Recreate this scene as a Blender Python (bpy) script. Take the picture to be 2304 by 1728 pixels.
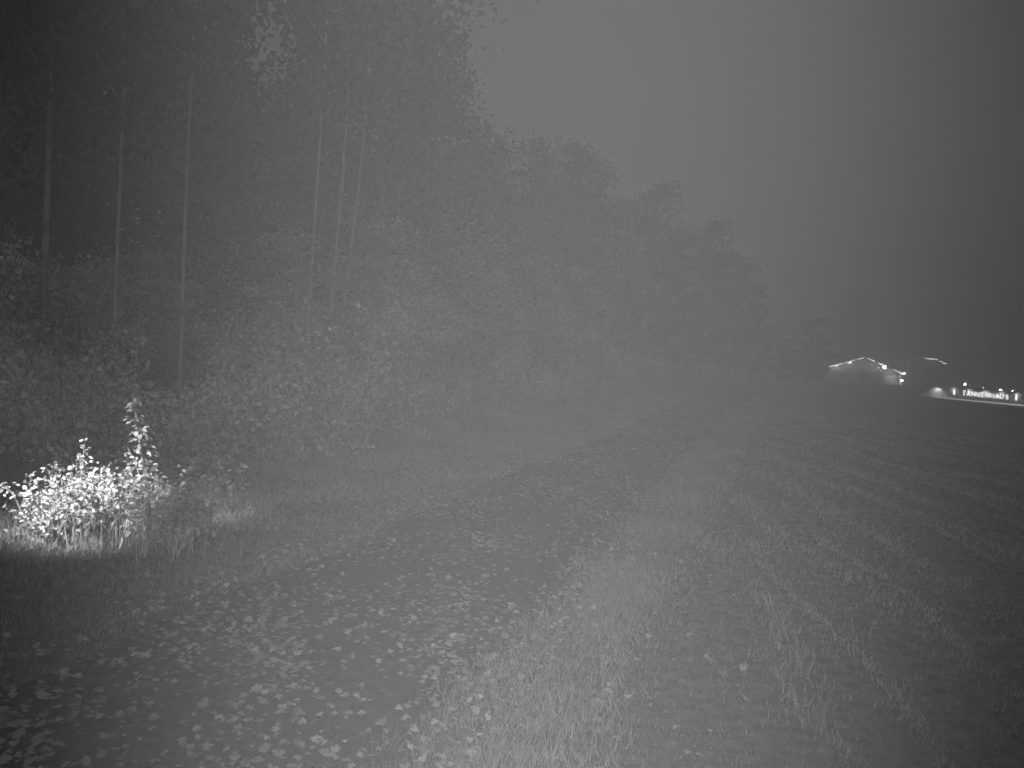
import bpy, math, random
import numpy as np
from mathutils import Vector, Matrix

for o in list(bpy.data.objects):
    bpy.data.objects.remove(o)
S = bpy.context.scene
C = S.collection
R = math.radians
rng = np.random.default_rng(7)
random.seed(7)

# ------------------------------------------------------------------ camera
W_PX, H_PX, F_PX = 1024.0, 768.0, 887.0
CAM = Vector((0, 0, 1.8))
PITCH, ROLL = R(-2.6), R(3.3)
FWD = Vector((0, math.cos(PITCH), math.sin(PITCH)))
R0 = Vector((1, 0, 0))
U0 = R0.cross(FWD)
RIGHT = R0 * math.cos(ROLL) + U0 * math.sin(ROLL)
UP = U0 * math.cos(ROLL) - R0 * math.sin(ROLL)
cd = bpy.data.cameras.new('camera')
cd.sensor_width = 36.0
cd.lens = 36.0 * F_PX / W_PX
cd.clip_start, cd.clip_end = 0.05, 2000
cam = bpy.data.objects.new('camera', cd)
C.objects.link(cam)
cam.matrix_world = Matrix(((RIGHT.x, UP.x, -FWD.x, CAM.x), (RIGHT.y, UP.y, -FWD.y, CAM.y),
                           (RIGHT.z, UP.z, -FWD.z, CAM.z), (0, 0, 0, 1)))
S.camera = cam

# ------------------------------------------------------------------ night sky
w = bpy.data.worlds.new('World')
S.world = w
w.use_nodes = True
nt = w.node_tree
nt.nodes.clear()
sky = nt.nodes.new('ShaderNodeTexSky')
sky.sky_type = 'NISHITA'
sky.sun_disc = False
sky.sun_elevation = R(40)
sky.sun_rotation = R(180)
sky.dust_density = 6.0
bw = nt.nodes.new('ShaderNodeRGBToBW')
bg = nt.nodes.new('ShaderNodeBackground')
bg.inputs['Strength'].default_value = 0.021
out = nt.nodes.new('ShaderNodeOutputWorld')
nt.links.new(sky.outputs[0], bw.inputs[0])
nt.links.new(bw.outputs[0], bg.inputs['Color'])
nt.links.new(bg.outputs[0], out.inputs['Surface'])

# ------------------------------------------------------------------ the two infrared lamps that light the near scene
def spot(name, loc, target, energy, size, blend, radius=0.03):
    l = bpy.data.lights.new(name, 'SPOT')
    l.energy, l.spot_size, l.spot_blend, l.shadow_soft_size = energy, R(size), blend, radius
    o = bpy.data.objects.new(name, l)
    C.objects.link(o)
    o.location = loc
    o.rotation_euler = (Vector(target) - Vector(loc)).to_track_quat('-Z', 'Y').to_euler()
    return o

for dx, dz, e in ((0, .12, 310), (0, -.12, 385), (-.12, 0, 42), (.12, 0, 58)):        # ring of diodes round the lens
    spot('infrared_illuminator', (dx, -.01, 1.8 + dz), (0.35 + dx, 20, 0.9 + dz), e, 66, 1.0, 0.02)

SIDE = spot('infrared_side_lamp', (-4.0, 3.7, 3.1), (-3.42, 7.2, 0.40), 4600, 21, 1.0, 0.2)
S.view_settings.view_transform = 'Standard'
S.view_settings.look = 'None'
S.view_settings.exposure = 0.13
S.view_settings.gamma = 1
S.view_settings.use_curve_mapping = False
S.cycles.use_denoising = True
S.cycles.max_bounces = 4
S.cycles.diffuse_bounces = 2
S.cycles.glossy_bounces = 1
S.cycles.volume_bounces = 0
S.cycles.transmission_bounces = 2
S.cycles.filter_width = 1.6
S.render.filter_size = 1.6

# ------------------------------------------------------------------ helpers
def ss(a, b, x):
    t = np.clip((np.asarray(x, float) - a) / (b - a), 0, 1)
    return t * t * (3 - 2 * t)

def gz(x, y):
    """height of the ground"""
    x = np.asarray(x, float); y = np.asarray(y, float)
    z = -1.95 * ss(6, 48, x) + 0.65 * ss(112, 150, y) * ss(30, 50, x)
    z = z + 0.03 * np.sin(x * 0.9 + 1.3) * np.sin(y * 0.7) + 0.015 * np.sin(x * 2.3 + y * 1.9)
    o = -0.957 * x + 0.29 * y
    z = z + 0.35 * ss(4.6, 9.0, o)            # the wood stands on a low bank
    return z

def ray(px, py):
    return FWD + RIGHT * ((px - W_PX / 2) / F_PX) + UP * ((H_PX / 2 - py) / F_PX)

def at(px, py, Y):
    d = ray(px, py)
    return CAM + d * (Y / d.y)

def on_ground(px, py):
    d = ray(px, py)
    t = -1.8 / d.z if d.z < 0 else 100
    for _ in range(12):
        p = CAM + d * t
        t = (float(gz(p.x, p.y)) - 1.8) / d.z
    return CAM + d * t

U_DIR = np.array((0.29, 0.957)); N_DIR = np.array((-0.957, 0.29))
def along(t, o):
    """t metres along the path, o metres to the left of the camera's own line"""
    return U_DIR * t + N_DIR * o

def mesh_np(name, verts, faces):
    me = bpy.data.meshes.new(name)
    verts = np.asarray(verts, np.float32).reshape(-1, 3)
    faces = np.asarray(faces, np.int32)
    k = faces.shape[1]
    me.vertices.add(len(verts)); me.vertices.foreach_set('co', verts.ravel())
    me.loops.add(faces.size); me.loops.foreach_set('vertex_index', faces.ravel())
    me.polygons.add(len(faces))
    me.polygons.foreach_set('loop_start', np.arange(0, faces.size, k, dtype=np.int32))
    me.update(calc_edges=True)
    me.validate()
    return me

class MB:
    def __init__(s): s.v, s.f = [], []
    def add(s, vs, fs):
        n = len(s.v); s.v += [tuple(v) for v in vs]; s.f += [tuple(i + n for i in f) for f in fs]; return s
    def box(s, c, d, rz=0):
        cx, cy, cz = c; a, b, h = d[0] / 2, d[1] / 2, d[2] / 2
        co, si = math.cos(rz), math.sin(rz)
        vs = []
        for z in (-h, h):
            for x, y in ((-a, -b), (a, -b), (a, b), (-a, b)):
                vs.append((cx + x * co - y * si, cy + x * si + y * co, cz + z))
        return s.add(vs, [(0, 3, 2, 1), (4, 5, 6, 7), (0, 1, 5, 4), (1, 2, 6, 5), (2, 3, 7, 6), (3, 0, 4, 7)])
    def prism(s, poly, off):
        n = len(poly); off = Vector(off)
        vs = [Vector(p) for p in poly] + [Vector(p) + off for p in poly]
        fs = [tuple(range(n))[::-1], tuple(range(n, 2 * n))] + [(i, (i + 1) % n, (i + 1) % n + n, i + n) for i in range(n)]
        return s.add(vs, fs)
    def tube(s, pts, rad, k=6):
        pts = [Vector(p) for p in pts]; n = len(pts); vs = []
        for i, p in enumerate(pts):
            d = (pts[min(i + 1, n - 1)] - pts[max(i - 1, 0)]).normalized()
            a = d.cross(Vector((0, 0, 1)) if abs(d.z) < .9 else Vector((1, 0, 0))).normalized(); b = d.cross(a)
            r = rad[i] if hasattr(rad, '__len__') else rad
            vs += [p + (a * math.cos(2 * math.pi * j / k) + b * math.sin(2 * math.pi * j / k)) * r for j in range(k)]
        fs = [(i * k + j, i * k + (j + 1) % k, (i + 1) * k + (j + 1) % k, (i + 1) * k + j) for i in range(n - 1) for j in range(k)]
        fs += [tuple(range(k))[::-1], tuple(range((n - 1) * k, n * k))]
        return s.add(vs, fs)
    def lathe(s, c, prof, k=12):
        vs = []
        for r, z in prof:
            vs += [(c[0] + r * math.cos(2 * math.pi * j / k), c[1] + r * math.sin(2 * math.pi * j / k), c[2] + z) for j in range(k)]
        n = len(prof)
        fs = [(i * k + j, i * k + (j + 1) % k, (i + 1) * k + (j + 1) % k, (i + 1) * k + j) for i in range(n - 1) for j in range(k)]
        return s.add(vs, fs)
    def mesh(s, name):
        me = bpy.data.meshes.new(name); me.from_pydata(s.v, [], s.f); me.update(); return me
    def build(s, name, m, parent=None, smooth=False):
        return obj(name, s.mesh(name), m, parent, smooth)

def obj(name, me, m=None, parent=None, smooth=False):
    o = bpy.data.objects.new(name, me); C.objects.link(o)
    if m is not None and me is not None and not len(me.materials): me.materials.append(m)
    if smooth: me.polygons.foreach_set('use_smooth', [True] * len(me.polygons))
    if parent is not None: o.parent = parent
    return o

def tag(o, label=None, cat=None, group=None, kind=None):
    for k, v in (('label', label), ('category', cat), ('group', group), ('kind', kind)):
        if v: o[k] = v
    return o

def empty(name, loc, rz=0, sc=1.0):
    o = bpy.data.objects.new(name, None); C.objects.link(o)
    o.empty_display_size = 0.2
    o.location = loc; o.rotation_euler = (0, 0, rz); o.scale = (sc,) * 3 if not hasattr(sc, '__len__') else sc
    return o

# ------------------------------------------------------------------ materials (greys only: an infrared picture)
def mat(name, v, rough=0.8, var=0.25, scale=6.0, island=0.0, transl=0.0, bump=0.0, spec=0.3):
    m = bpy.data.materials.new(name); m.use_nodes = True
    t = m.node_tree; n = t.nodes; L = t.links
    b = n['Principled BSDF']
    b.inputs['Roughness'].default_value = rough
    b.inputs['Specular IOR Level'].default_value = spec
    tc = n.new('ShaderNodeTexCoord')
    nz = n.new('ShaderNodeTexNoise'); nz.inputs['Scale'].default_value = scale; nz.inputs['Detail'].default_value = 6
    L.new(tc.outputs['Object'], nz.inputs['Vector'])
    mr = n.new('ShaderNodeMapRange')
    mr.inputs['From Min'].default_value, mr.inputs['From Max'].default_value = 0.3, 0.7
    mr.inputs['To Min'].default_value, mr.inputs['To Max'].default_value = v * (1 - var), v * (1 + var)
    L.new(nz.outputs['Fac'], mr.inputs['Value'])
    val = mr.outputs[0]
    if island:
        ge = n.new('ShaderNodeNewGeometry')
        m2 = n.new('ShaderNodeMapRange')
        m2.inputs['To Min'].default_value, m2.inputs['To Max'].default_value = 1 - island, 1 + island
        L.new(ge.outputs['Random Per Island'], m2.inputs['Value'])
        mu = n.new('ShaderNodeMath'); mu.operation = 'MULTIPLY'
        L.new(val, mu.inputs[0]); L.new(m2.outputs[0], mu.inputs[1]); val = mu.outputs[0]
    L.new(val, b.inputs['Base Color'])
    if bump:
        bp = n.new('ShaderNodeBump'); bp.inputs['Strength'].default_value = bump; bp.inputs['Distance'].default_value = 0.03
        n2 = n.new('ShaderNodeTexNoise'); n2.inputs['Scale'].default_value = scale * 5; n2.inputs['Detail'].default_value = 5
        L.new(tc.outputs['Object'], n2.inputs['Vector']); L.new(n2.outputs['Fac'], bp.inputs['Height'])
        L.new(bp.outputs[0], b.inputs['Normal'])
    if transl:
        tr = n.new('ShaderNodeBsdfTranslucent'); mx = n.new('ShaderNodeMixShader'); mx.inputs[0].default_value = transl
        L.new(val, tr.inputs['Color']); L.new(b.outputs[0], mx.inputs[1]); L.new(tr.outputs[0], mx.inputs[2])
        L.new(mx.outputs[0], n['Material Output'].inputs['Surface'])
    return m

def glow(name, e, sampled=False):
    m = bpy.data.materials.new(name); m.use_nodes = True
    b = m.node_tree.nodes['Principled BSDF']
    b.inputs['Base Color'].default_value = (.8, .8, .8, 1)
    b.inputs['Emission Color'].default_value = (1, 1, 1, 1); b.inputs['Emission Strength'].default_value = e
    if not sampled: m.cycles.emission_sampling = 'NONE'
    return m

M = dict(
    soil=mat('meadow_soil', .09, .95, .55, 9.0, bump=1.0),
    path=mat('wet_gravel', .04, .8, .55, 14.0, bump=1.0),
    grass=mat('grass_blade', .26, .7, .3, .8, .35, .25),
    field=mat('field_grass_blade', .27, .7, .3, .5, .3, .2),
    leaf=mat('tree_leaf', .055, .6, .7, .45, .4, .3),
    shrub=mat('shrub_leaf', .46, .6, .6, .9, .4, .3),
    bramble=mat('bramble_leaf', .42, .5, .35, 4.0, .6, .3),
    litter=mat('dry_leaf', .27, .65, .3, 8.0, .5, .1),
    pale_bark=mat('pale_bark', .26, .9, .3, 5.0, bump=.5),
    young=mat('young_leaf', .40, .6, .6, .6, .4, .3),
    bark=mat('bark', .2, .9, .4, 5.0, bump=.7),
    stem=mat('green_stem', .2, .8, .3, 6.0),
    plaster=mat('pale_plaster', .55, .9, .12, .8),
    timber=mat('dark_timber', .12, .8, .35, 3.0, bump=.4),
    board=mat('stained_board', .2, .75, .3, 2.5, bump=.3),
    roof=mat('roof_tile', .05, .85, .3, 2.0, bump=.3),
    glass=mat('window_glass', .03, .08, .1, 1.0, spec=.6),
    metal=mat('grey_metal', .3, .4, .15, 4.0),
    kerb=mat('pale_stone', .65, .9, .15, 1.5, bump=.3),
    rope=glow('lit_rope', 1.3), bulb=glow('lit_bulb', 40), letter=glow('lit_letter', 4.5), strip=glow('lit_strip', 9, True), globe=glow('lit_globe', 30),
)

# ------------------------------------------------------------------ ground, path, kerb
def grid_ground():
    def axis(lo, hi, fine_lo, fine_hi, step):
        a = list(np.arange(fine_lo, fine_hi + 1e-6, step)); d = step
        x = fine_hi
        while x < hi: d *= 1.25; x += d; a.append(min(x, hi))
        x, d = fine_lo, step
        while x > lo: d *= 1.25; x -= d; a.insert(0, max(x, lo))
        return np.array(a)
    xs = axis(-300, 300, -12, 14, .25); ys = axis(-60, 420, -1, 34, .25)
    X, Y = np.meshgrid(xs, ys); Z = gz(X, Y)
    v = np.stack([X, Y, Z], -1).reshape(-1, 3); nx = len(xs); ny = len(ys)
    i = (np.arange(ny - 1)[:, None] * nx + np.arange(nx - 1)[None, :]).ravel()
    return mesh_np('ground', v, np.stack([i, i + 1, i + nx + 1, i + nx], 1))
ground = tag(obj('ground', grid_ground(), M['soil'], smooth=True), 'dark grassy meadow floor fading into fog', kind='structure')

P_L, P_R = 3.45, 1.35      # offsets of the path's edges
def path_bend(t): return -0.00012 * np.maximum(np.asarray(t, float) - 25, 0) ** 2 * 8
def path_mesh():
    ts = np.concatenate([np.arange(-4, 40, .3), np.arange(40, 130, 1.5)]); us = np.linspace(0, 1, 14)
    v = []
    for t in ts:
        el = .12 * math.sin(t * 1.7) + .08 * math.sin(t * 4.1 + 1); er = .12 * math.sin(t * 1.3 + 2) + .08 * math.sin(t * 3.7)
        for u in us:
            o = (P_R + er) * (1 - u) + (P_L + el) * u + path_bend(t)
            p = along(t, o); v.append((p[0], p[1], float(gz(p[0], p[1])) + .022 - .016 * (2 * u - 1) ** 2))
    k = len(us); i = (np.arange(len(ts) - 1)[:, None] * k + np.arange(k - 1)[None, :]).ravel()
    return mesh_np('path', v, np.stack([i, i + k, i + k + 1, i + 1], 1)[:, ::-1])
path = tag(obj('path', path_mesh(), M['path'], smooth=True), 'dark track strewn with pale fallen leaves', kind='structure')

# ------------------------------------------------------------------ grass (uncountable)
def blades(P, h, wd, lean):
    n = len(P); a = rng.uniform(0, 2 * np.pi, n); b = rng.uniform(0, 2 * np.pi, n)
    side = np.stack([np.cos(a), np.sin(a), np.zeros(n)], 1) * wd[:, None]
    ln = rng.uniform(.1, 1, n) * lean * h
    tip = np.stack([np.cos(b) * ln, np.sin(b) * ln, h], 1)
    v = np.stack([P - side, P + side, P + tip], 1).reshape(-1, 3)
    return v, np.arange(3 * n).reshape(-1, 3)
def scatter(n, t0, t1, o0, o1, power=1.7):
    t = t0 + (t1 - t0) * rng.random(n) ** power; o = rng.uniform(o0, o1, n)
    return t, o
def field_of(name, t, o, hfun, m, label, wscale=.0006, lean=.9):
    P2 = U_DIR[None] * t[:, None] + N_DIR[None] * o[:, None]
    P = np.stack([P2[:, 0], P2[:, 1], gz(P2[:, 0], P2[:, 1]) - .005], 1)
    keep = P[:, 1] > 2.2
    P, t, o = P[keep], t[keep], o[keep]
    d = np.maximum(P[:, 1], 4); n = len(P)
    h = hfun(t, o) * rng.uniform(.5, 1.3, n); wd = wscale * d * rng.uniform(.6, 1.4, n) + .0006
    v, f = blades(P, h, wd, lean)
    return tag(obj(name, mesh_np(name, v, f), m), label, name.replace('_', ' ').split()[-1], kind='stuff')
def patchy(t, o, s=1.0): return .5 + .5 * np.sin(t * 1.9 * s + 2 * np.sin(o * 1.3)) * np.sin(o * 2.3 * s + 1.4 * np.sin(t * .8))
t, o = scatter(330000, 1.5, 45, P_L + .0, 8.5)
keep = rng.random(len(t)) < .45 + .55 * patchy(t, o)
field_of('verge_grass', t[keep], o[keep] + path_bend(t[keep]), lambda t, o: .04 + .06 * ss(P_L + .2, 6.4, o) * (.4 + .8 * patchy(t, o, .8)) + .15 * ss(12, 16, t) * ss(4.5, 6.5, o), M['grass'],
         'shaggy grass on the bank between track and shrubs')
t, o = scatter(170000, 2, 55, 0.55, P_R + .25)
keep = rng.random(len(t)) < np.exp(-((o - 1.1) / .34) ** 2) * (.4 + .6 * patchy(t, o))
field_of('track_edge_grass', t[keep], o[keep] + path_bend(t[keep]), lambda t, o: .05 + .045 * patchy(t, o, 1.6), M['grass'],
         'bright ragged strip of grass along the right edge of track')
def rows(x, y): return .5 + .5 * np.sin(2 * np.pi * (x - .04 * y - .35 * np.sin(y * .21) - .12 * np.sin(y * .9 + x)) / 1.0)
t, o = scatter(900000, 1.5, 75, -36, .9, 1.9)
gx = U_DIR[0] * t + N_DIR[0] * o; gy = U_DIR[1] * t + N_DIR[1] * o
keep = (np.abs(gx) < .68 * gy + .3) & (rng.random(len(t)) < .5 + .5 * rows(gx, gy) ** 3)
t, o = t[keep], o[keep]
def meadow_h(t, o):
    x = U_DIR[0] * t + N_DIR[0] * o; y = U_DIR[1] * t + N_DIR[1] * o
    return .022 + .05 * rows(x, y) ** 10 * (.2 + patchy(t, o, .35)) + .025 * patchy(t, o, .5)
field_of('meadow_grass', t, o, meadow_h, M['field'], 'short mown meadow grass with faint swath lines', .0008, .9)

# thin ridges of cut grass left by the mower
n = 50000
c = rng.choice(np.array((.9, 1.7, 2.2, 3.0, 3.5, 4.4, 5.0, 5.9, 6.5, 7.6, 8.6, 9.5, 10.8, 12.2, 13.8, 15.5, 17.5)), n)
y = 2.6 + 40 * rng.random(n) ** 1.5
x = c + .035 * y - .22 * np.sin(y * .23 + c * .3) - .010 * np.maximum(y - 12, 0) ** 1.5 + rng.normal(0, .035, n) + .05 * np.sin(y * 1.7 + c * 5)
keep = (np.abs(x) < .68 * y) & (rng.random(n) < .25 + .75 * (np.sin(y * .8 + c * 7) > -.3)) & (-.957 * x + .29 * y < .2)
P = np.stack([x, y, gz(x, y)], 1)[keep]
v, f = blades(P, rng.uniform(.02, .055, len(P)), .0008 * P[:, 1] + .001, 1.2)
tag(obj('cut_grass', mesh_np('cut_grass', v, f), M['field']), 'thin pale lines of cut grass across the meadow', 'grass', kind='stuff')

# ------------------------------------------------------------------ fallen leaves: the 300 largest as pieces of the path, the rest as litter
def lobed(seed, lobes=5):
    r = random.Random(seed); pts = []
    n = lobes * 2 + 1
    for i in range(n * 1):
        a = -math.pi * .86 + 2 * math.pi * .86 * i / (n - 1)
        rad = (1.0 if i % 2 else .68) * (1 - .25 * abs(a) / math.pi) * r.uniform(.85, 1.12)
        pts.append((rad * math.sin(a) * .55, rad * math.cos(a) * .55))
    vs = [(0, 0, .10 + r.uniform(-.05, .05))] + [(x, y, .16 * r.uniform(-.1, 1.3) * (x * x + y * y) * 2.2) for x, y in pts] + [(0.02, -.62, .05), (-.02, -.62, .05)]
    fs = [(0, i + 2, i + 1) for i in range(n - 1)] + [(0, n + 1, n + 2)]
    return vs, fs
LEAFS = [lobed(i, 5 if i % 3 else 3) for i in range(6)]
leaf_me = []
for i, (v, f) in enumerate(LEAFS):
    me = bpy.data.meshes.new('fallen_leaf'); me.from_pydata(v, [], f); me.update(); me.materials.append(M['litter']); leaf_me.append(me)
spots = []
for k in range(40000):
    tq = 2.2 + 40 * random.random() ** 1.9
    oq = P_R - .25 + (P_L - P_R + .5) * random.random()
    if random.random() > .12 + .75 * float(patchy(np.array(tq * 1.1), np.array(oq * 1.3))) ** 1.5: continue
    spots.append((tq, oq))
for k in range(1700):                        # thinner on the grass to both sides
    tq = 2.2 + 24 * random.random() ** 1.6
    oq = random.choice((random.gauss(P_L + .9, .9), random.gauss(P_L + .8, .8), random.gauss(P_R - .7, .5)))
    spots.append((tq, oq))
spots = [s for s in spots if along(*s)[1] > 3.3]
def leaf_pose(tq, oq, lift=.0):
    p = along(tq, oq + float(path_bend(tq))); inside = P_R < oq < P_L
    z = float(gz(p[0], p[1])) + (.026 if inside else .05 + .03 * random.random()) + lift
    tilt = .25 if inside else .38
    return Vector((p[0], p[1], z)), (random.gauss(0, tilt), random.gauss(0, tilt), random.uniform(0, 6.28)), random.uniform(.022, .054)
spots.sort(key=lambda s: along(*s)[1])
inview = [s for s in spots if abs(along(*s)[0] / along(*s)[1]) < .6]
near = inview[:300]; near_set = set(near); rest = [s for s in spots if s not in near_set]
for i, s in enumerate(near):
    p, r, sz = leaf_pose(*s)
    q = obj('fallen_leaf', leaf_me[i % 6], parent=path); q.location = p; q.rotation_euler = r; q.scale = (sz * 1.2,) * 3
b = MB()
from mathutils import Euler
for i, s in enumerate(rest):
    p, r, sz = leaf_pose(*s); mt = Euler(r).to_matrix(); v, f = LEAFS[i % 6]
    b.add([p + mt @ (Vector(c) * sz * 1.1) for c in v], f)
lit = b.build('leaf_litter', M['litter'], path); lit['kind'] = 'stuff'

# ------------------------------------------------------------------ trees
def leaf_quads(P, size, m_up=.3):
    n = len(P)
    a = rng.normal(size=(n, 3)); a[:, 2] -= .4; a /= np.linalg.norm(a, axis=1)[:, None]
    b_ = np.cross(a, rng.normal(size=(n, 3))); b_ /= np.linalg.norm(b_, axis=1)[:, None]
    nn = np.cross(a, b_)
    s = size[:, None]
    v = np.stack([P - a * s * .5, P + b_ * s * .33 + nn * s * .08 - a * s * .08, P + a * s * .55, P - b_ * s * .33 + nn * s * .08 - a * s * .08], 1).reshape(-1, 3)
    return v, np.arange(4 * n).reshape(-1, 4)

def tree_variant(seed, h, cb, cr, nclump, per, lsize, rtrunk, conic=.4):
    r = random.Random(seed)
    b = MB()
    lean = (r.uniform(-.03, .03), r.uniform(-.03, .03)); ph = r.uniform(0, 6)
    def axis(z): return Vector((lean[0] * z + .05 * h / 12 * math.sin(z * .6 + ph), lean[1] * z + .06 * math.sin(z * .5 + ph * 2), z))
    zs = np.linspace(-.3, h * .97, 16)
    b.tube([axis(z) for z in zs], [rtrunk * (1 - .9 * max(z, 0) / h) * (1.35 if z <= 0 else 1) for z in zs], 8)
    tr = b
    lb = b; cl = []
    nb = 26
    for i in range(nb):
        u = (i + r.random()) / nb
        z = h * (cb + (1 - cb) * .97 * u); a = i * 2.4 + r.uniform(-.5, .5)
        prof = (math.sin(math.pi * min(1, (u + .12) * .86)) ** .7) * (1 - conic * u)
        L = cr * prof * r.uniform(.35, 1.4) + .2
        p0 = axis(z - .25 * L); d = Vector((math.cos(a), math.sin(a), r.uniform(.25, .8))).normalized()
        pts = [p0, p0 + d * L * .5, p0 + d * L + Vector((0, 0, .12 * L))]
        rb = rtrunk * .38 * (1 - .75 * u)
        lb.tube(pts, [rb, rb * .6, rb * .2], 5)
        for q in np.linspace(.35, 1.05, max(2, int(nclump * L / cr / nb * 2))):
            base = pts[0].lerp(pts[2], q)
            cl.append((base + Vector((r.gauss(0, .22 * cr * .5), r.gauss(0, .22 * cr * .5), r.gauss(0, .18 * cr * .6))), r.choice((.18, .25, .32, .45))))
    P = []; sz = []
    for c, s in cl:
        n = int(per * (s / .3) ** 2 * r.uniform(.6, 1.3)) + 4
        q = rng.normal(size=(n, 3)) * np.array((s, s, s * .75)) + np.array(c)
        P.append(q); sz.append(rng.uniform(.6, 1.3, n) * lsize)
    P = np.concatenate(P); sz = np.concatenate(sz)
    v, f = leaf_quads(P, sz)
    tm = tr.mesh('trunk'); tm.materials.append(M['bark']); tm.polygons.foreach_set('use_smooth', [True] * len(tm.polygons))
    cm = mesh_np('crown', v, f); cm.materials.append(M['leaf'])
    return tm, cm, h
TREES = [tree_variant(11, 12, .42, 1.7, 90, 85, .16, .05),
         tree_variant(12, 12, .34, 2.2, 80, 130, .17, .05),
         tree_variant(13, 12, .22, 2.5, 100, 135, .18, .07, .45),
         tree_variant(14, 12, .14, 2.2, 100, 130, .18, .06, .6),
         tree_variant(15, 12, .46, 1.5, 75, 80, .15, .04)]
PALE = {}
def pale_trunk(var):
    if var not in PALE:
        PALE[var] = TREES[var][0].copy(); PALE[var].materials.clear(); PALE[var].materials.append(M['pale_bark'])
    return PALE[var]
def plant_tree(name, x, y, h, var, label, group=None, rz=None, wid=1.0, lean=0.0):
    tm, cm, h0 = TREES[var]
    s = h / h0
    e = empty(name, (x, y, float(gz(x, y))), random.uniform(0, 6.28) if rz is None else rz, (s * wid, s * wid, s))
    e.rotation_euler[1] = 0
    t_ = obj('trunk', pale_trunk(var) if name == 'slender_tree' else tm, parent=e); c_ = obj('crown', cm, parent=e)
    return tag(e, label, 'tree', group)
def tree_px(px, top_py, Y, var, label, group=None, wid=1.0, h=None, name='broadleaf_tree'):
    p = at(px, 400, Y)
    x = p.x
    for _ in range(4):                         # plant it so that it stands upright below its top
        d = None
    if h is None: h = at(px, top_py, Y).z - float(gz(x, Y))
    return plant_tree(name, x, Y, h, var, label, group, wid=wid)

# trunks one can see at the wood's edge
tree_px(306, None, 15.5, 0, 'tall slim tree with the palest trunk, middle of the wood edge', wid=.55, h=13.0, name='slender_tree')
tree_px(322, None, 16.6, 4, 'slim tree leaning close behind the palest trunk', h=12.5, name='slender_tree')
tree_px(336, None, 17.6, 4, 'thin tree just right of the twin pale trunks', h=12.8, name='slender_tree')
tree_px(179, None, 14.0, 0, 'slender straight tree with pale trunk behind the bright bramble', wid=.6, h=13.5, name='slender_tree')
tree_px(166, None, 17.5, 4, 'dim thin trunk just left of the straight pale trunk', wid=.6, h=13.5, name='slender_tree')
tree_px(112, None, 13.0, 1, 'slender tree with faint pale trunk above the tall weed', wid=.6, h=13.0, name='slender_tree')
tree_px(40, None, 12.2, 1, 'dark leafy tree at the far left edge of the picture', h=13.0)
# skyline
tree_px(372, -60, 20.0, 1, 'tall full-crowned tree reaching past the top of the picture', wid=.85)
tree_px(434, 36, 22.5, 2, 'broad tree whose clumpy crown ends the tall part of wood', wid=1.0)
tree_px(460, 140, 27.0, 3, 'lower dense tree right below the tall clumpy crown', wid=1.1)
tree_px(494, 160, 31.0, 2, 'rounded tree in the dip of the skyline', wid=.95)
tree_px(525, 140, 35.0, 4, 'thin-topped open tree right of the dip in the skyline')
tree_px(552, 150, 37.0, 2, 'bushy tree between two thin treetops on the skyline')
tree_px(578, 146, 39.0, 3, 'tree with a narrow spiky top on the hazy skyline', wid=.7)
tree_px(606, 205, 42.0, 3, 'low hazy tree left of the lone rounded treetop')
tree_px(636, 186, 45.0, 3, 'hazy tree with lone rounded top halfway down the skyline')
tree_px(672, 228, 50.0, 3, 'faint tree past the lone rounded treetop')
tree_px(696, 222, 53.0, 3, 'faint pointed tree near the right end of the wood', wid=.9)
tree_px(728, 250, 58.0, 3, 'very faint tree second from the right end of wood')
tree_px(748, 285, 62.0, 3, 'last barely visible tree at the right end of wood', wid=.9)
tree_px(806, 318, 88.0, 3, 'low dark tree in the fog left of the house', wid=1.5)
tree_px(780, 338, 82.0, 3, 'lowest dark bushy tree at the far end of the wood', wid=1.6)
tree_px(846, 292, 165.0, 2, 'ghostly lone tree in the fog left of the gabled house', wid=1.4)
for px, py, Y in ((900, 335, 185), (950, 338, 180), (990, 335, 175), (1030, 335, 170)):
    tree_px(px, py, Y, 2, 'tree lost in fog in the background beyond the buildings', 'trees lost in fog behind the buildings', wid=1.3)
# the wood behind
inner = 0
for k in range(400):
    tq = random.uniform(2, 58); oq = random.uniform(9.2, 24)
    x, y = along(tq, oq)
    if y < 8 or inner >= 46: continue
    pxx = 512 + 887 * x / y
    if not -90 < pxx < 560: continue
    cap = 15.0 if pxx < 215 else (12.5 if pxx < 400 else 8.5)
    if 195 < pxx < 330: cap = min(cap, .27 * y + 1.6)
    if pxx > 400: cap = min(cap, .20 * y + 2.0)
    inner += 1
    plant_tree('woodland_tree', x, y, max(4.5, cap * random.uniform(.85, 1.05)), random.choice((1, 2, 3, 3)), 'dark tree deep in the wood behind the edge', 'trees inside the dark wood', wid=.6 if 120 < pxx < 205 else 1.0)

# half-grown trees that close the gaps between the trunks
ym = TREES[3][1].copy(); ym.materials.clear(); ym.materials.append(M['young'])
for px, py, Y in ((205, 260, 16.5), (232, 215, 18.5), (262, 235, 17.0), (286, 200, 20.0), (345, 205, 20.5), (372, 225, 19.0), (398, 190, 23.0), (425, 215, 22.0), (452, 235, 24.0), (140, 250, 16.0), (85, 270, 15.0), (20, 260, 13.5), (480, 240, 27.0), (520, 260, 31.0), (560, 265, 35.0)):
    e = tree_px(px, py, Y, 3, 'half-grown leafy tree closing the gaps between the trunks', 'half-grown trees of the understorey', wid=1.9, name='young_tree')
    for c_ in e.children:
        if c_.name.startswith('crown'): c_.data = ym
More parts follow.
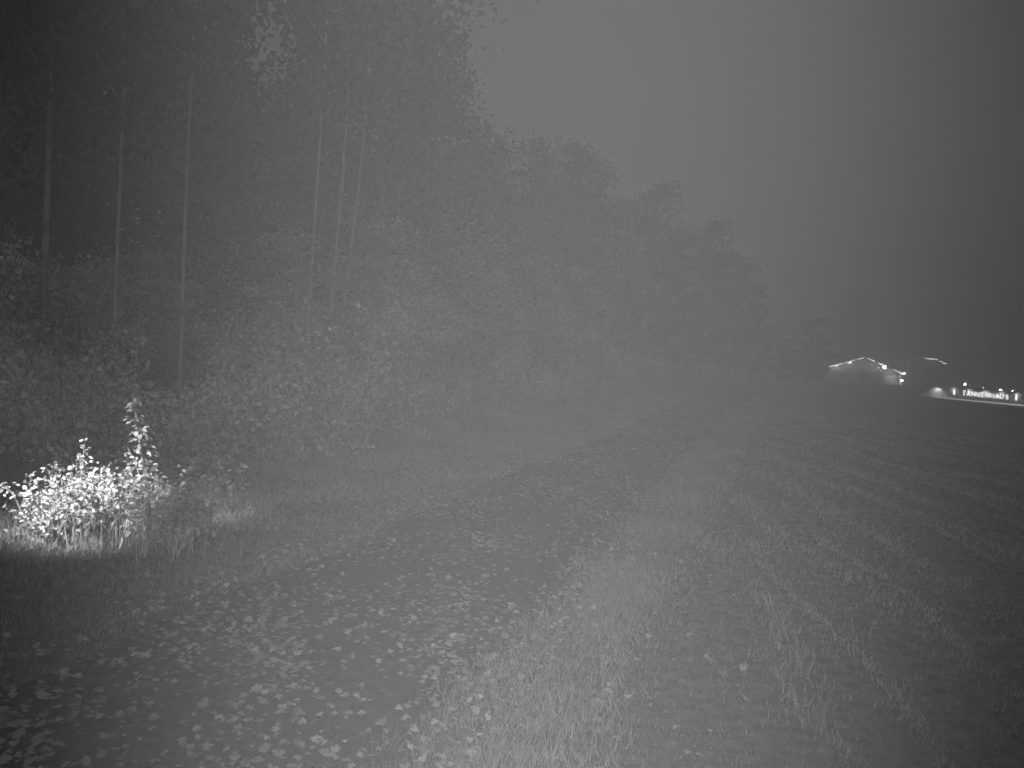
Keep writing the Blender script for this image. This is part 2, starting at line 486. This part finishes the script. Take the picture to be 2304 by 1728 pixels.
# ------------------------------------------------------------------ shrubs along the wood's edge
def shrub_variant(seed, h, wd, n, lsize):
    r = random.Random(seed); b = MB(); P = []; sz = []
    for i in range(11):
        a = r.uniform(0, 6.28); sp = wd * r.uniform(.15, 1)
        H = h * r.uniform(.55, 1.05) * (1 - .25 * sp / wd)
        pts = [Vector((.08 * math.cos(a), .08 * math.sin(a), -.1)), Vector((sp * .45 * math.cos(a), sp * .45 * math.sin(a), H * .6)), Vector((sp * math.cos(a), sp * math.sin(a), H))]
        b.tube(pts, [.018, .012, .005], 5)
        m = int(n / 11)
        u = rng.random(m) ** .75
        q = np.array([tuple(pts[0].lerp(pts[1], 2 * k) if k < .5 else pts[1].lerp(pts[2], 2 * k - 1)) for k in u])
        q += rng.normal(size=(m, 3)) * np.array((.16, .16, .12)) * (.6 + .5 * wd)
        q[:, 2] = np.maximum(q[:, 2], .03)
        P.append(q); sz.append(rng.uniform(.6, 1.35, m) * lsize)
    v, f = leaf_quads(np.concatenate(P), np.concatenate(sz))
    sm = b.mesh('stem'); sm.materials.append(M['bark'])
    fm = mesh_np('foliage', v, f); fm.materials.append(M['shrub'])
    return sm, fm
SHRUBS = [shrub_variant(31, 1.6, .75, 1500, .075), shrub_variant(32, 2.3, .85, 2000, .08), shrub_variant(33, 3.0, 1.0, 2200, .085), shrub_variant(34, 1.1, .8, 1300, .065)]
def plant_shrub(x, y, var, s, label, group=None, name='leafy_shrub'):
    e = empty(name, (x, y, float(gz(x, y))), random.uniform(0, 6.28), s)
    for nm, me in zip(('stem', 'foliage'), SHRUBS[var]): obj(nm, me, parent=e)
    return tag(e, label, 'shrub', group)
for px, Y, var, s, lab in ((285, 12.0, 1, 1.0, 'pale-leaved shrub at the foot of the palest trunk'), (250, 11.6, 0, .95, 'shrub with speckled pale leaves left of the palest trunk'),
                           (352, 13.5, 1, 1.0, 'pale leafy shrub right of the palest trunk'), (330, 12.6, 0, 1.0, 'low shrub directly below the twin pale trunks'),
                           (400, 15.0, 2, .9, 'tall leafy shrub where the wood edge starts to fade'), (205, 10.6, 0, .85, 'low shrub right behind the thin sapling'), (12, 9.6, 1, .8, 'dark shrub at the left edge behind the bramble'),
                           (62, 9.4, 0, .9, 'dark shrub directly behind the left end of bramble'), (118, 9.9, 0, .9, 'dark shrub directly behind the tall weed'), (165, 9.9, 3, 1.0, 'low dark shrub behind the right end of bramble')):
    plant_shrub(at(px, 480, Y).x, Y, var, s, lab)
k = 0
for tq in np.arange(6.5, 64, 1.05):
    for oo in (6.7, 8.3, 10.5):
        if random.random() < .2 and oo > 7: continue
        x, y = along(tq + random.uniform(-.5, .5), oo + random.uniform(-.5, .7))
        if y < 7 or 512 + 887 * x / y < -60 or (oo < 7 and y < 11.2): continue
        plant_shrub(x, y, random.choice(((0, 1, 2, 2) if oo > 9 or y > 19 else (0, 1, 1)) if oo > 7 else (0, 3, 3)), random.uniform(.75, 1.2 if y > 19 else .95) * (1.0 if y < 32 else 1.45), 'leafy shrub in the hazy thicket along the wood edge', 'shrubs of the thicket')
# ------------------------------------------------------------------ the brightly lit bramble
bl = []
for i in range(4):
    r = random.Random(60 + i)
    v = [(0, 0, 0), (.30, .25, .08), (.36, .52, .10), (.2, .85, .05), (0, 1.05, -.03), (-.2, .85, .05), (-.36, .52, .10), (-.30, .25, .08), (0, .5, 0)]
    v = [(x * r.uniform(.85, 1.15), y, z + r.uniform(-.04, .04)) for x, y, z in v]
    me = bpy.data.meshes.new('leaf'); me.from_pydata(v, [], [(8, j, j + 1) for j in range(0, 7)] + [(8, 7, 0)]); me.update(); me.materials.append(M['bramble']); bl.append((v, me))
base = on_ground(104, 541)
bx = empty('bramble_bush', base)
tag(bx, 'low bramble bush glaring white in the lamp beam at left', 'bush')
canes = []
r = random.Random(5)
def bez(p0, p1, p2, n=9):
    return [p0 * (1 - t) ** 2 + p1 * 2 * t * (1 - t) + p2 * t * t for t in np.linspace(0, 1, n)]
for i in range(54):
    a = r.uniform(0, 6.28); L = r.uniform(.2, .55)
    root = Vector((r.gauss(0, .22), r.gauss(0, .16), -.03))
    e = root + Vector((math.cos(a) * L, math.sin(a) * L * .7, r.uniform(.02, .38)))
    canes.append(bez(root, (root + e) / 2 + Vector((0, 0, r.uniform(.35, .85))), e))
for i in range(26):                      # arching canes to the right
    root = Vector((r.uniform(.2, .7), r.gauss(0, .15), -.03)); e = Vector((r.uniform(.75, 1.12), r.gauss(.1, .2), r.uniform(.1, .68)))
    canes.append(bez(root, (root + e) / 2 + Vector((-.1, 0, r.uniform(.1, .45))), e))
for i in range(22):                      # long bare-ended shoots
    a = r.uniform(0, 6.28); root = Vector((r.uniform(-.35, .75), r.gauss(0, .15), -.03))
    e = root + Vector((math.cos(a) * r.uniform(.1, .5), math.sin(a) * .3, r.uniform(.35, .8)))
    canes.append(bez(root, (root + e) / 2 + Vector((-.12 * math.cos(a), 0, .12)), e))
for i in range(10):                      # trailing to the left
    root = Vector((r.uniform(-.5, -.25), r.gauss(0, .15), -.03)); e = root + Vector((r.uniform(-.35, .1), r.gauss(0, .2), r.uniform(.0, .5)))
    canes.append(bez(root, (root + e) / 2 + Vector((0, 0, r.uniform(.1, .4))), e))
b = MB()
pos = []
for c in canes:
    b.tube(c, [.006 - .0005 * i for i in range(len(c))], 4)
    for j in range(44):
        u = r.uniform(.15, 1) * (len(c) - 1); i0 = min(int(u), len(c) - 2)
        pos.append(c[i0].lerp(c[i0 + 1], u - i0) + Vector((r.gauss(0, .035), r.gauss(0, .035), r.gauss(.01, .03))))
b.build('cane', M['stem'], bx)
r.shuffle(pos)
pos.sort(key=lambda p: p.y - .6 * p.z + r.uniform(-.15, .15))
for i, p in enumerate(pos[:300]):
    q = obj('leaf', bl[i % 4][1], parent=bx)
    q.location = p; q.rotation_euler = (r.gauss(-.4, .7), r.gauss(0, .6), r.uniform(0, 6.28)); q.scale = (r.uniform(.026, .055),) * 3
b = MB()
for i, p in enumerate(pos[300:]):
    mt = Euler((r.gauss(-.4, .7), r.gauss(0, .6), r.uniform(0, 6.28))).to_matrix(); s = r.uniform(.024, .05); v = bl[i % 4][0]
    b.add([p + mt @ (Vector(c) * s) for c in v], [(8, j, j + 1) for j in range(0, 7)] + [(8, 7, 0)])
b.build('foliage', M['bramble'], bx)['kind'] = 'stuff'

def weed(name, x, y, h, n, seed, label, lsize, m, wob=.08):
    r = random.Random(seed); e = empty(name, (x, y, float(gz(x, y))))
    ph = r.uniform(0, 6)
    ax = [Vector((wob * math.sin(z * 2.3 + ph) + .03 * z, .04 * math.sin(z * 3 + ph), z)) for z in np.linspace(-.05, h, 12)]
    MB().tube(ax, [.011 - .0007 * i for i in range(12)], 6).build('stem', M['stem'], e)
    b = MB()
    for i in range(n):
        u = r.uniform(.12, 1) * 11; i0 = min(int(u), 10); p = ax[i0].lerp(ax[i0 + 1], u - i0); a = r.uniform(0, 6.28)
        sp = r.uniform(.01, .13) * (1 - .5 * u / 11); s = lsize * r.uniform(.6, 1.3)
        mt = Euler((r.gauss(-.5, .5), r.gauss(0, .4), a)).to_matrix(); q = p + Vector((math.cos(a + 1.57) * sp, math.sin(a + 1.57) * sp, r.gauss(0, .02)))
        b.add([q + mt @ (Vector(c) * s) for c in bl[i % 4][0]], [(8, j, j + 1) for j in range(0, 7)] + [(8, 7, 0)])
    b.build('foliage', m, e)
    return tag(e, label, 'weed')
weed('tall_weed', base.x + .10, base.y + .34, 1.62, 210, 3, 'tall thin leafy weed rising out of the bright bramble', .05, M['bramble'])
p = at(214, 500, 9.8)
weed('leafy_sapling', p.x, 9.8, 1.55, 90, 8, 'thin leafy sapling right of and behind the bramble', .06, M['shrub'], .04)
# tall grass tuft in front of the bramble
n = 110; P = np.stack([rng.normal(base.x + .48, .22, n), rng.normal(base.y - .28, .12, n), np.zeros(n)], 1); P[:, 2] = gz(P[:, 0], P[:, 1])
v, f = blades(P, rng.uniform(.18, .45, n), rng.uniform(.004, .008, n), .45)
tag(obj('grass_tuft', mesh_np('grass_tuft', v, f), M['bramble']), 'tuft of long pale grass in front of the bramble', 'grass', kind='stuff')

# ------------------------------------------------------------------ buildings in the distance
def light_point(name, loc, e, parent=None, radius=.08):
    l = bpy.data.lights.new(name, 'POINT'); l.energy = e; l.shadow_soft_size = radius
    q = bpy.data.objects.new(name, l); C.objects.link(q); q.location = loc
    if parent is not None: q.parent = parent
    return q
def light_down(name, loc, tgt, e, size, parent=None):
    q = spot(name, (0, 0, 0), (0, 0, -1), e, size, .5, .06)
    q.location = loc; q.rotation_euler = (Vector(tgt) - Vector(loc)).to_track_quat('-Z', 'Y').to_euler()
    if parent is not None: q.parent = parent
    return q

# --- gabled house
HY = 150.0
o0 = at(864, 384, HY); hb = Vector((o0.x, HY, 0)); 
def H(px, py, dy=0.0):
    q = at(px, py, HY); return Vector((q.x - hb.x, dy, q.z))
house = tag(empty('gabled_house', hb), 'low gabled house with a lit roof edge and dark centre', 'house')
zb = min(H(826, 381).z, H(903, 388).z) - .6
xl, xr = H(828, 370).x, H(900, 378).x
le, pk, re = H(828, 366.3), H(863, 357.2), H(899, 373.4)
wall = [(xl, 0, zb), (xr, 0, zb), (xr, 0, re.z), (pk.x, 0, pk.z - .12), (xl, 0, le.z)]
MB().prism(wall, (0, 13, 0)).build('wall', M['plaster'], house)
def roof_side(a, b_, name='roof_slope'):
    d = (b_ - a).normalized(); n_ = Vector((-d.z, 0, d.x)); n_ = n_ if n_.z > 0 else -n_
    a2, b2 = a - d * .75, b_ 
    q = MB().prism([a2 + Vector((0, -1.0, 0)), b2 + Vector((0, -1.0, 0)), b2 + n_ * .22 + Vector((0, -1.0, 0)), a2 + n_ * .22 + Vector((0, -1.0, 0))], (0, 15, 0))
    return q.build(name, M['roof'], house)
lo, ro = Vector((xl, 0, le.z + .02)), Vector((xr, 0, re.z + .02)); pp = Vector((pk.x, 0, pk.z))
roof_side(lo, pp); roof_side(ro, pp - Vector((0.0, 0, .004)))
# lit strips under the verge, broken by the purlin ends
def lerp(a, b_, u): return a + (b_ - a) * u
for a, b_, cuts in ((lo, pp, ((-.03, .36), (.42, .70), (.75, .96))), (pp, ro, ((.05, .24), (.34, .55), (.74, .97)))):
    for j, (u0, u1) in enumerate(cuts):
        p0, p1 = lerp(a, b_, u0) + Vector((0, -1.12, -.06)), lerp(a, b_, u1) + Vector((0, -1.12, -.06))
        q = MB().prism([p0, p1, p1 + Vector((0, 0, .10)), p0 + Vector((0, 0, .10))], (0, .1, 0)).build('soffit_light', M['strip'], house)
for a, b_, us in ((lo, pp, (.39, .725)), (pp, ro, (.005, .29, .65))):
    for u in us:
        p0 = lerp(a, b_, u) + Vector((0, -.62, -.02)); MB().box(p0, (.3, 1.1, .34)).build('purlin_end', M['timber'], house)
# dark timber centre, door, windows, downpipe
wz = lambda u: zb + u * (le.z - zb)
MB().box((lerp(xl, xr, .60), -.06, lerp(zb, re.z, .55)), ((xr - xl) * .36, .09, (re.z - zb) * .98)).build('timber_cladding', M['timber'], house)
for u in (.18, .27):
    wq = MB().box((lerp(xl, xr, u), -.04, wz(.62)), (.75, .07, .95)).build('window', M['timber'], house)
    MB().box((lerp(xl, xr, u), -.09, wz(.62)), (.62, .03, .82)).build('pane', M['glass'], wq)
dq = MB().box((lerp(xl, xr, .57), -.13, lerp(zb, re.z, .4)), (1.0, .06, 2.0)).build('door', M['board'], house)
MB().box((lerp(xl, xr, .57) + .4, -.18, lerp(zb, re.z, .4)), (.05, .05, .16)).build('door_handle', M['metal'], dq)
MB().tube([(lerp(xl, xr, .43), -.16, zb), (lerp(xl, xr, .43), -.16, re.z + .7)], .07, 8).build('downpipe', M['plaster'], house)
for u in (.10, .28):
    x_ = lerp(xl, xr, u); z_ = lerp(lo, pp, min(1, u * 2)).z - .35
    el = MB().box((x_, -.55, z_ + .12), (.3, .2, .08)).build('eave_lamp', M['globe'], house)
    light_point('lamp_light', (x_, -.6, z_), 30, house, .1)
# lamps on the house
def bulkhead(px, py, e, label, dy=-1.15, r=.22, name='wall_lamp'):
    q = at(px, py, HY + dy); en = tag(empty(name, q), label, 'lamp')
    MB().lathe((0, 0, 0), [(.01, -r), (r * .7, -r * .7), (r, 0), (r * .7, r * .7), (.01, r)], 12).build('globe', M['bulb'], en, True)
    MB().tube([(0, r * .5, 0), (0, -dy - .02, 0)], .04, 6).build('bracket', M['metal'], en)
    light_point('lamp_light', (0, -.35, 0), e, en, .15)
    return en
bulkhead(884.3, 367.2, 350, 'brightest floodlight under the right slope of the gabled house', r=.30, name='flood_lamp')
bulkhead(904.4, 373.4, 180, 'upper small lamp at the right corner of the gabled house', r=.20)
bulkhead(901.8, 380.2, 180, 'lower small lamp at the right corner of the gabled house', r=.20)
q = at(900.3, 380, HY - .6)
post = tag(empty('lit_post', (q.x, q.y, zb)), 'pale lit post at the right corner of the gabled house', 'post')
MB().box((0, 0, (at(900, 372.5, HY).z - zb) / 2 - .2), (.26, .26, at(900, 372.5, HY).z - zb + .4)).build('shaft', M['kerb'], post)
MB().box((0, 0, at(900, 372.5, HY).z - zb + .04), (.36, .36, .08)).build('cap', M['kerb'], post)

# --- small hut with lit eaves
KY = 140.0
q = at(932, 382, KY); kz = float(gz(q.x, KY))
hut = tag(empty('flat_roofed_hut', (q.x, KY, 0)), 'small dark hut with faintly lit flat eaves right of house', 'hut')
def K(px, py): a = at(px, py, KY); return Vector((a.x - q.x, 0, a.z))
a, b_, c_ = K(922.5, 358.2), K(937, 359.0), K(945.5, 364)
ztop = a.z
MB().prism([(a.x + .3, 0, kz - .5), (b_.x, 0, kz - .5), (b_.x, 0, ztop), (a.x + .3, 0, ztop)], (0, 5, 0)).build('wall', M['board'], hut)
MB().prism([(b_.x + .004, .4, kz - .5), (c_.x - .2, .4, kz - .5), (c_.x - .2, .4, c_.z), (b_.x + .004, .4, b_.z - .25)], (0, 4.4, 0)).build('side_room', M['timber'], hut)
MB().box(((a.x + b_.x) / 2, 2.2, ztop + .12), (b_.x - a.x + .3, 6.6, .2)).build('roof', M['roof'], hut)
MB().prism([(b_.x + .16, -.5, b_.z - .12), (c_.x + .3, -.5, c_.z + .02), (c_.x + .3, -.5, c_.z + .2), (b_.x + .16, -.5, b_.z + .06)], (0, 5.5, 0)).build('lean_to_roof', M['roof'], hut)
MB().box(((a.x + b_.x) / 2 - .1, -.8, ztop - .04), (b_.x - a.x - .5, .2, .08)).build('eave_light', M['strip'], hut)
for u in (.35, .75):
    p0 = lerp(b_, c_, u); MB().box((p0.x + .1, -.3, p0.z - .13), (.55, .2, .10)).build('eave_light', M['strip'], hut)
MB().box(((a.x + b_.x) / 2 + .3, -.04, kz + 1.0), (.9, .06, 1.9)).build('door', M['timber'], hut)
MB().tube([(a.x + .55, -.25, kz - .4), (a.x + .55, -.25, ztop)], .09, 8).build('post', M['board'], hut)

# --- low boarded terrace wall with the lit name board
A = at(925, 395, 116.0); B = at(1066, 412, 98.0)
wd = Vector((B.x - A.x, B.y - A.y, 0)); WL = wd.length; wd.normalize()
wn = Vector((wd.y, -wd.x, 0));  wn = wn if wn.y < 0 else -wn
ang = math.atan2(wd.y, wd.x)
def hit(px, py):
    """point of the wall's plane seen at a pixel -> (metres along the wall, height)"""
    d = ray(px, py); t = (Vector((A.x, A.y, 0)) - Vector((0, 0, 0))).dot(wn) / Vector((d.x, d.y, 0)).dot(wn)
    p = CAM + d * t; return (Vector((p.x, p.y, 0)) - Vector((A.x, A.y, 0))).dot(wd), p.z
tw = tag(empty('terrace_wall', (A.x, A.y, 0), ang), 'long low boarded wall behind the name board, lit in scallops', 'wall')
s0, z0 = hit(951, 386.5); s1, z1 = hit(1023, 395.8)
wtop = (z0 + z1) / 2 + .12; wbot = wtop - 2.6
nb = int(WL / .42)
bm_board = MB().box((0, 0, 0), (.40, .06, wtop - wbot)).mesh('board'); bm_board.materials.append(M['board'])
for i in range(nb):
    q = obj('board', bm_board, parent=tw); q.location = (.21 + .42 * i, 0.0 + .012 * (i % 2), (wtop + wbot) / 2 + random.uniform(-.02, .02))
MB().box((nb * .21, .15, (wtop + wbot) / 2 - .1), (nb * .42, .15, wtop - wbot - .2)).build('backing', M['timber'], tw)
MB().box((nb * .21, 0, wtop + .05), (nb * .42 + .2, .24, .08)).build('coping', M['timber'], tw)
# name board
sb, zt = hit(951.5, 387.2); sb2, zb1 = hit(951.5, 396.0); se, zt2 = hit(1022.5, 396.5)
bh = zt - zb1; bz = (zt + zb1) / 2
bz = min(bz, wtop - bh / 2 - .05)
def wall_pt(s, dy, z): return Vector((A.x, A.y, 0)) + wd * s + wn * dy + Vector((0, 0, z))
sign = tag(empty('name_board', wall_pt((sb + se) / 2, .16, 0), ang), 'long board with glowing capital letters between two fir emblems', 'sign')
SL = se - sb
MB().box((0, 0, bz), (SL, .10, bh)).build('panel', M['board'], sign)
for z in (bz - bh / 2 - .03, bz + bh / 2 + .03): MB().box((0, -.01, z), (SL + .1, .14, .06)).build('frame_rail', M['timber'], sign)
fw = bpy.data.curves.new('letter', 'FONT')
def letter_mesh(ch, size):
    cu = bpy.data.curves.new('letter', 'FONT'); cu.body = ch; cu.size = size; cu.extrude = .04; cu.align_x = 'CENTER'; cu.offset = 0
    tmp = bpy.data.objects.new('tmp', cu); C.objects.link(tmp)
    dg = bpy.context.evaluated_depsgraph_get(); dg.update()
    me = bpy.data.meshes.new_from_object(tmp.evaluated_get(dg)); bpy.data.objects.remove(tmp)
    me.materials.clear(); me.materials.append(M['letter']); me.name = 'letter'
    return me
lh = bh * .54
txt = 'TANNENHAUS'
sa, _ = hit(965.6, 392); sz_, _ = hit(1008.4, 399)
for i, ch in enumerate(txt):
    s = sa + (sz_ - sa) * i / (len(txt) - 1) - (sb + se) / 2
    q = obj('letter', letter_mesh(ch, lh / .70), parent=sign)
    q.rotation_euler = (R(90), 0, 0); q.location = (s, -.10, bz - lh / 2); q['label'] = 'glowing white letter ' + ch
for px in (955.6, 1018.2):
    s, _ = hit(px, 393); s -= (sb + se) / 2
    h_ = lh * 1.1; zz = bz - h_ / 2
    pts = [(-.5, .16), (-.12, .16), (-.12, 0), (.12, 0), (.12, .16), (.5, .16), (.24, .45), (.4, .45), (.17, .72), (.28, .72), (0, 1.05), (-.28, .72), (-.17, .72), (-.4, .45), (-.24, .45)]
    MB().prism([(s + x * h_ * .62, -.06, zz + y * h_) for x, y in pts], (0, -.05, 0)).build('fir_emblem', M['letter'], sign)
# shaded lamps above the board, one per scallop
for i, px in enumerate((955.6, 971.2, 987.1, 1003, 1018.4, 1034.5)):
    s, z = hit(px, 384.6 + (px - 955.5) * .148)
    lamp = tag(empty('shaded_lamp', wall_pt(s, .55, wtop + .28), ang),
               ('first', 'second', 'third', 'fourth', 'fifth', 'last')[i] + ' shaded lamp from the left above the name board', 'lamp', 'lamps above the name board')
    MB().lathe((0, 0, 0), [(.05, .22), (.2, .17), (.45, .05), (.55, -.02), (.53, -.03), (.42, .03), (.18, .13), (.03, .17)], 14).build('shade', M['metal'], lamp, True)
    MB().tube([(0, .05, .2), (0, .3, .34), (0, .55, .0), (0, .56, -.25)], .025, 6).build('arm', M['metal'], lamp)
    MB().lathe((0, 0, .02), [(.01, -.08), (.07, -.05), (.09, .02), (.05, .08), (.01, .1)], 10).build('bulb', M['globe'], lamp, True)
    light_down('lamp_light', (0, 0, -.1), (0, -.1, -1), 190, 140, lamp)
# downlight making the tall scallop left of the board
s, z = hit(938.5, 382.2)
lamp = tag(empty('wall_downlight', wall_pt(s, .6, wtop + .12), ang), 'downlight over the bare boards left of the name board', 'lamp')
MB().lathe((0, 0, 0), [(.03, .16), (.12, .14), (.13, -.08), (.11, -.08), (.1, .1)], 12).build('housing', M['metal'], lamp, True)
MB().tube([(0, .1, .05), (0, .56, .02)], .02, 6).build('arm', M['metal'], lamp)
light_down('lamp_light', (0, 0, -.12), (0, .1, -1), 600, 140, lamp)
# globe lamps on posts behind the wall
for px, py, lab, e in ((965, 384.4, 'left globe lamp on a post behind the terrace wall', 90), (1000.8, 389.9, 'right globe lamp on a post behind the terrace wall', 90), (1012.4, 390.8, 'small dim globe lamp right of the brighter globe', 60)):
    Y = 118.0; q = at(px, py, Y); zg = float(gz(q.x, Y))
    lp = tag(empty('globe_lamp', (q.x, Y, zg)), lab, 'lamp')
    hz = q.z - zg; rr = .17 if e > 80 else .10
    MB().tube([(0, 0, -.2), (0, 0, hz - rr)], [.06, .04], 8).build('post', M['metal'], lp)
    MB().lathe((0, 0, hz), [(.01, -rr), (rr * .7, -rr * .7), (rr, 0), (rr * .7, rr * .7), (.01, rr)], 12).build('globe', M['bulb'] if e > 80 else M['globe'], lp, True)
    light_point('lamp_light', (0, 0, hz), e, lp, .2)
# pale kerb running below the wall
kp = [(906, 389.5, 132), (917.7, 392.0, 124), (925, 394.0, 119), (932.8, 396.6, 113), (972.6, 401.6, 106.5), (1024, 409.0, 101), (1060, 414.5, 98)]
pts = [at(*k_) for k_ in kp]
for p in pts: p.z = float(gz(p.x, p.y)) + .16
b = MB(); tops = []
for i, p in enumerate(pts):
    zt_ = p.z
    for dx, z in ((-.0, -.9), (-.0, 0), (.35, 0.02), (.35, -.9)): tops.append((p.x + .12 * dx, p.y + dx, zt_ + z))
fs = [(i * 4 + j, (i + 1) * 4 + j, (i + 1) * 4 + j + 1, i * 4 + j + 1) for i in range(len(pts) - 1) for j in range(3)]
fs += [(0, 1, 2, 3), tuple(len(pts) * 4 - 4 + k_ for k_ in (3, 2, 1, 0))]
kb = MB().add(tops, fs).build('terrace_kerb', M['kerb'])
b = MB(); v_ = []
for p in pts:
    for dy, z in ((-.06, -.17), (-.06, .0), (-.01, .0), (-.01, -.17)): v_.append((p.x, p.y + dy, p.z + z))
b.add(v_, [(i * 4 + j, (i + 1) * 4 + j, (i + 1) * 4 + (j + 1) % 4, i * 4 + (j + 1) % 4) for i in range(1, len(pts) - 1) for j in range(4)])
b.build('light_strip', M['rope'], kb)
tag(kb, 'pale stone kerb curving below the terrace wall', 'kerb')

# ------------------------------------------------------------------ fog
hz = MB().box((0, 180, 7.6), (640, 520, 24.5)).build('haze', None)
tag(hz, 'night fog over the meadow', 'fog', kind='stuff')
m = bpy.data.materials.new('fog'); m.use_nodes = True; n = m.node_tree.nodes; n.clear()
vo = n.new('ShaderNodeVolumePrincipled'); om = n.new('ShaderNodeOutputMaterial')
vo.inputs['Color'].default_value = (.97, .97, .97, 1); vo.inputs['Density'].default_value = .016; vo.inputs['Anisotropy'].default_value = .2
m.node_tree.links.new(vo.outputs[0], om.inputs['Volume'])
hz.data.materials.append(m)
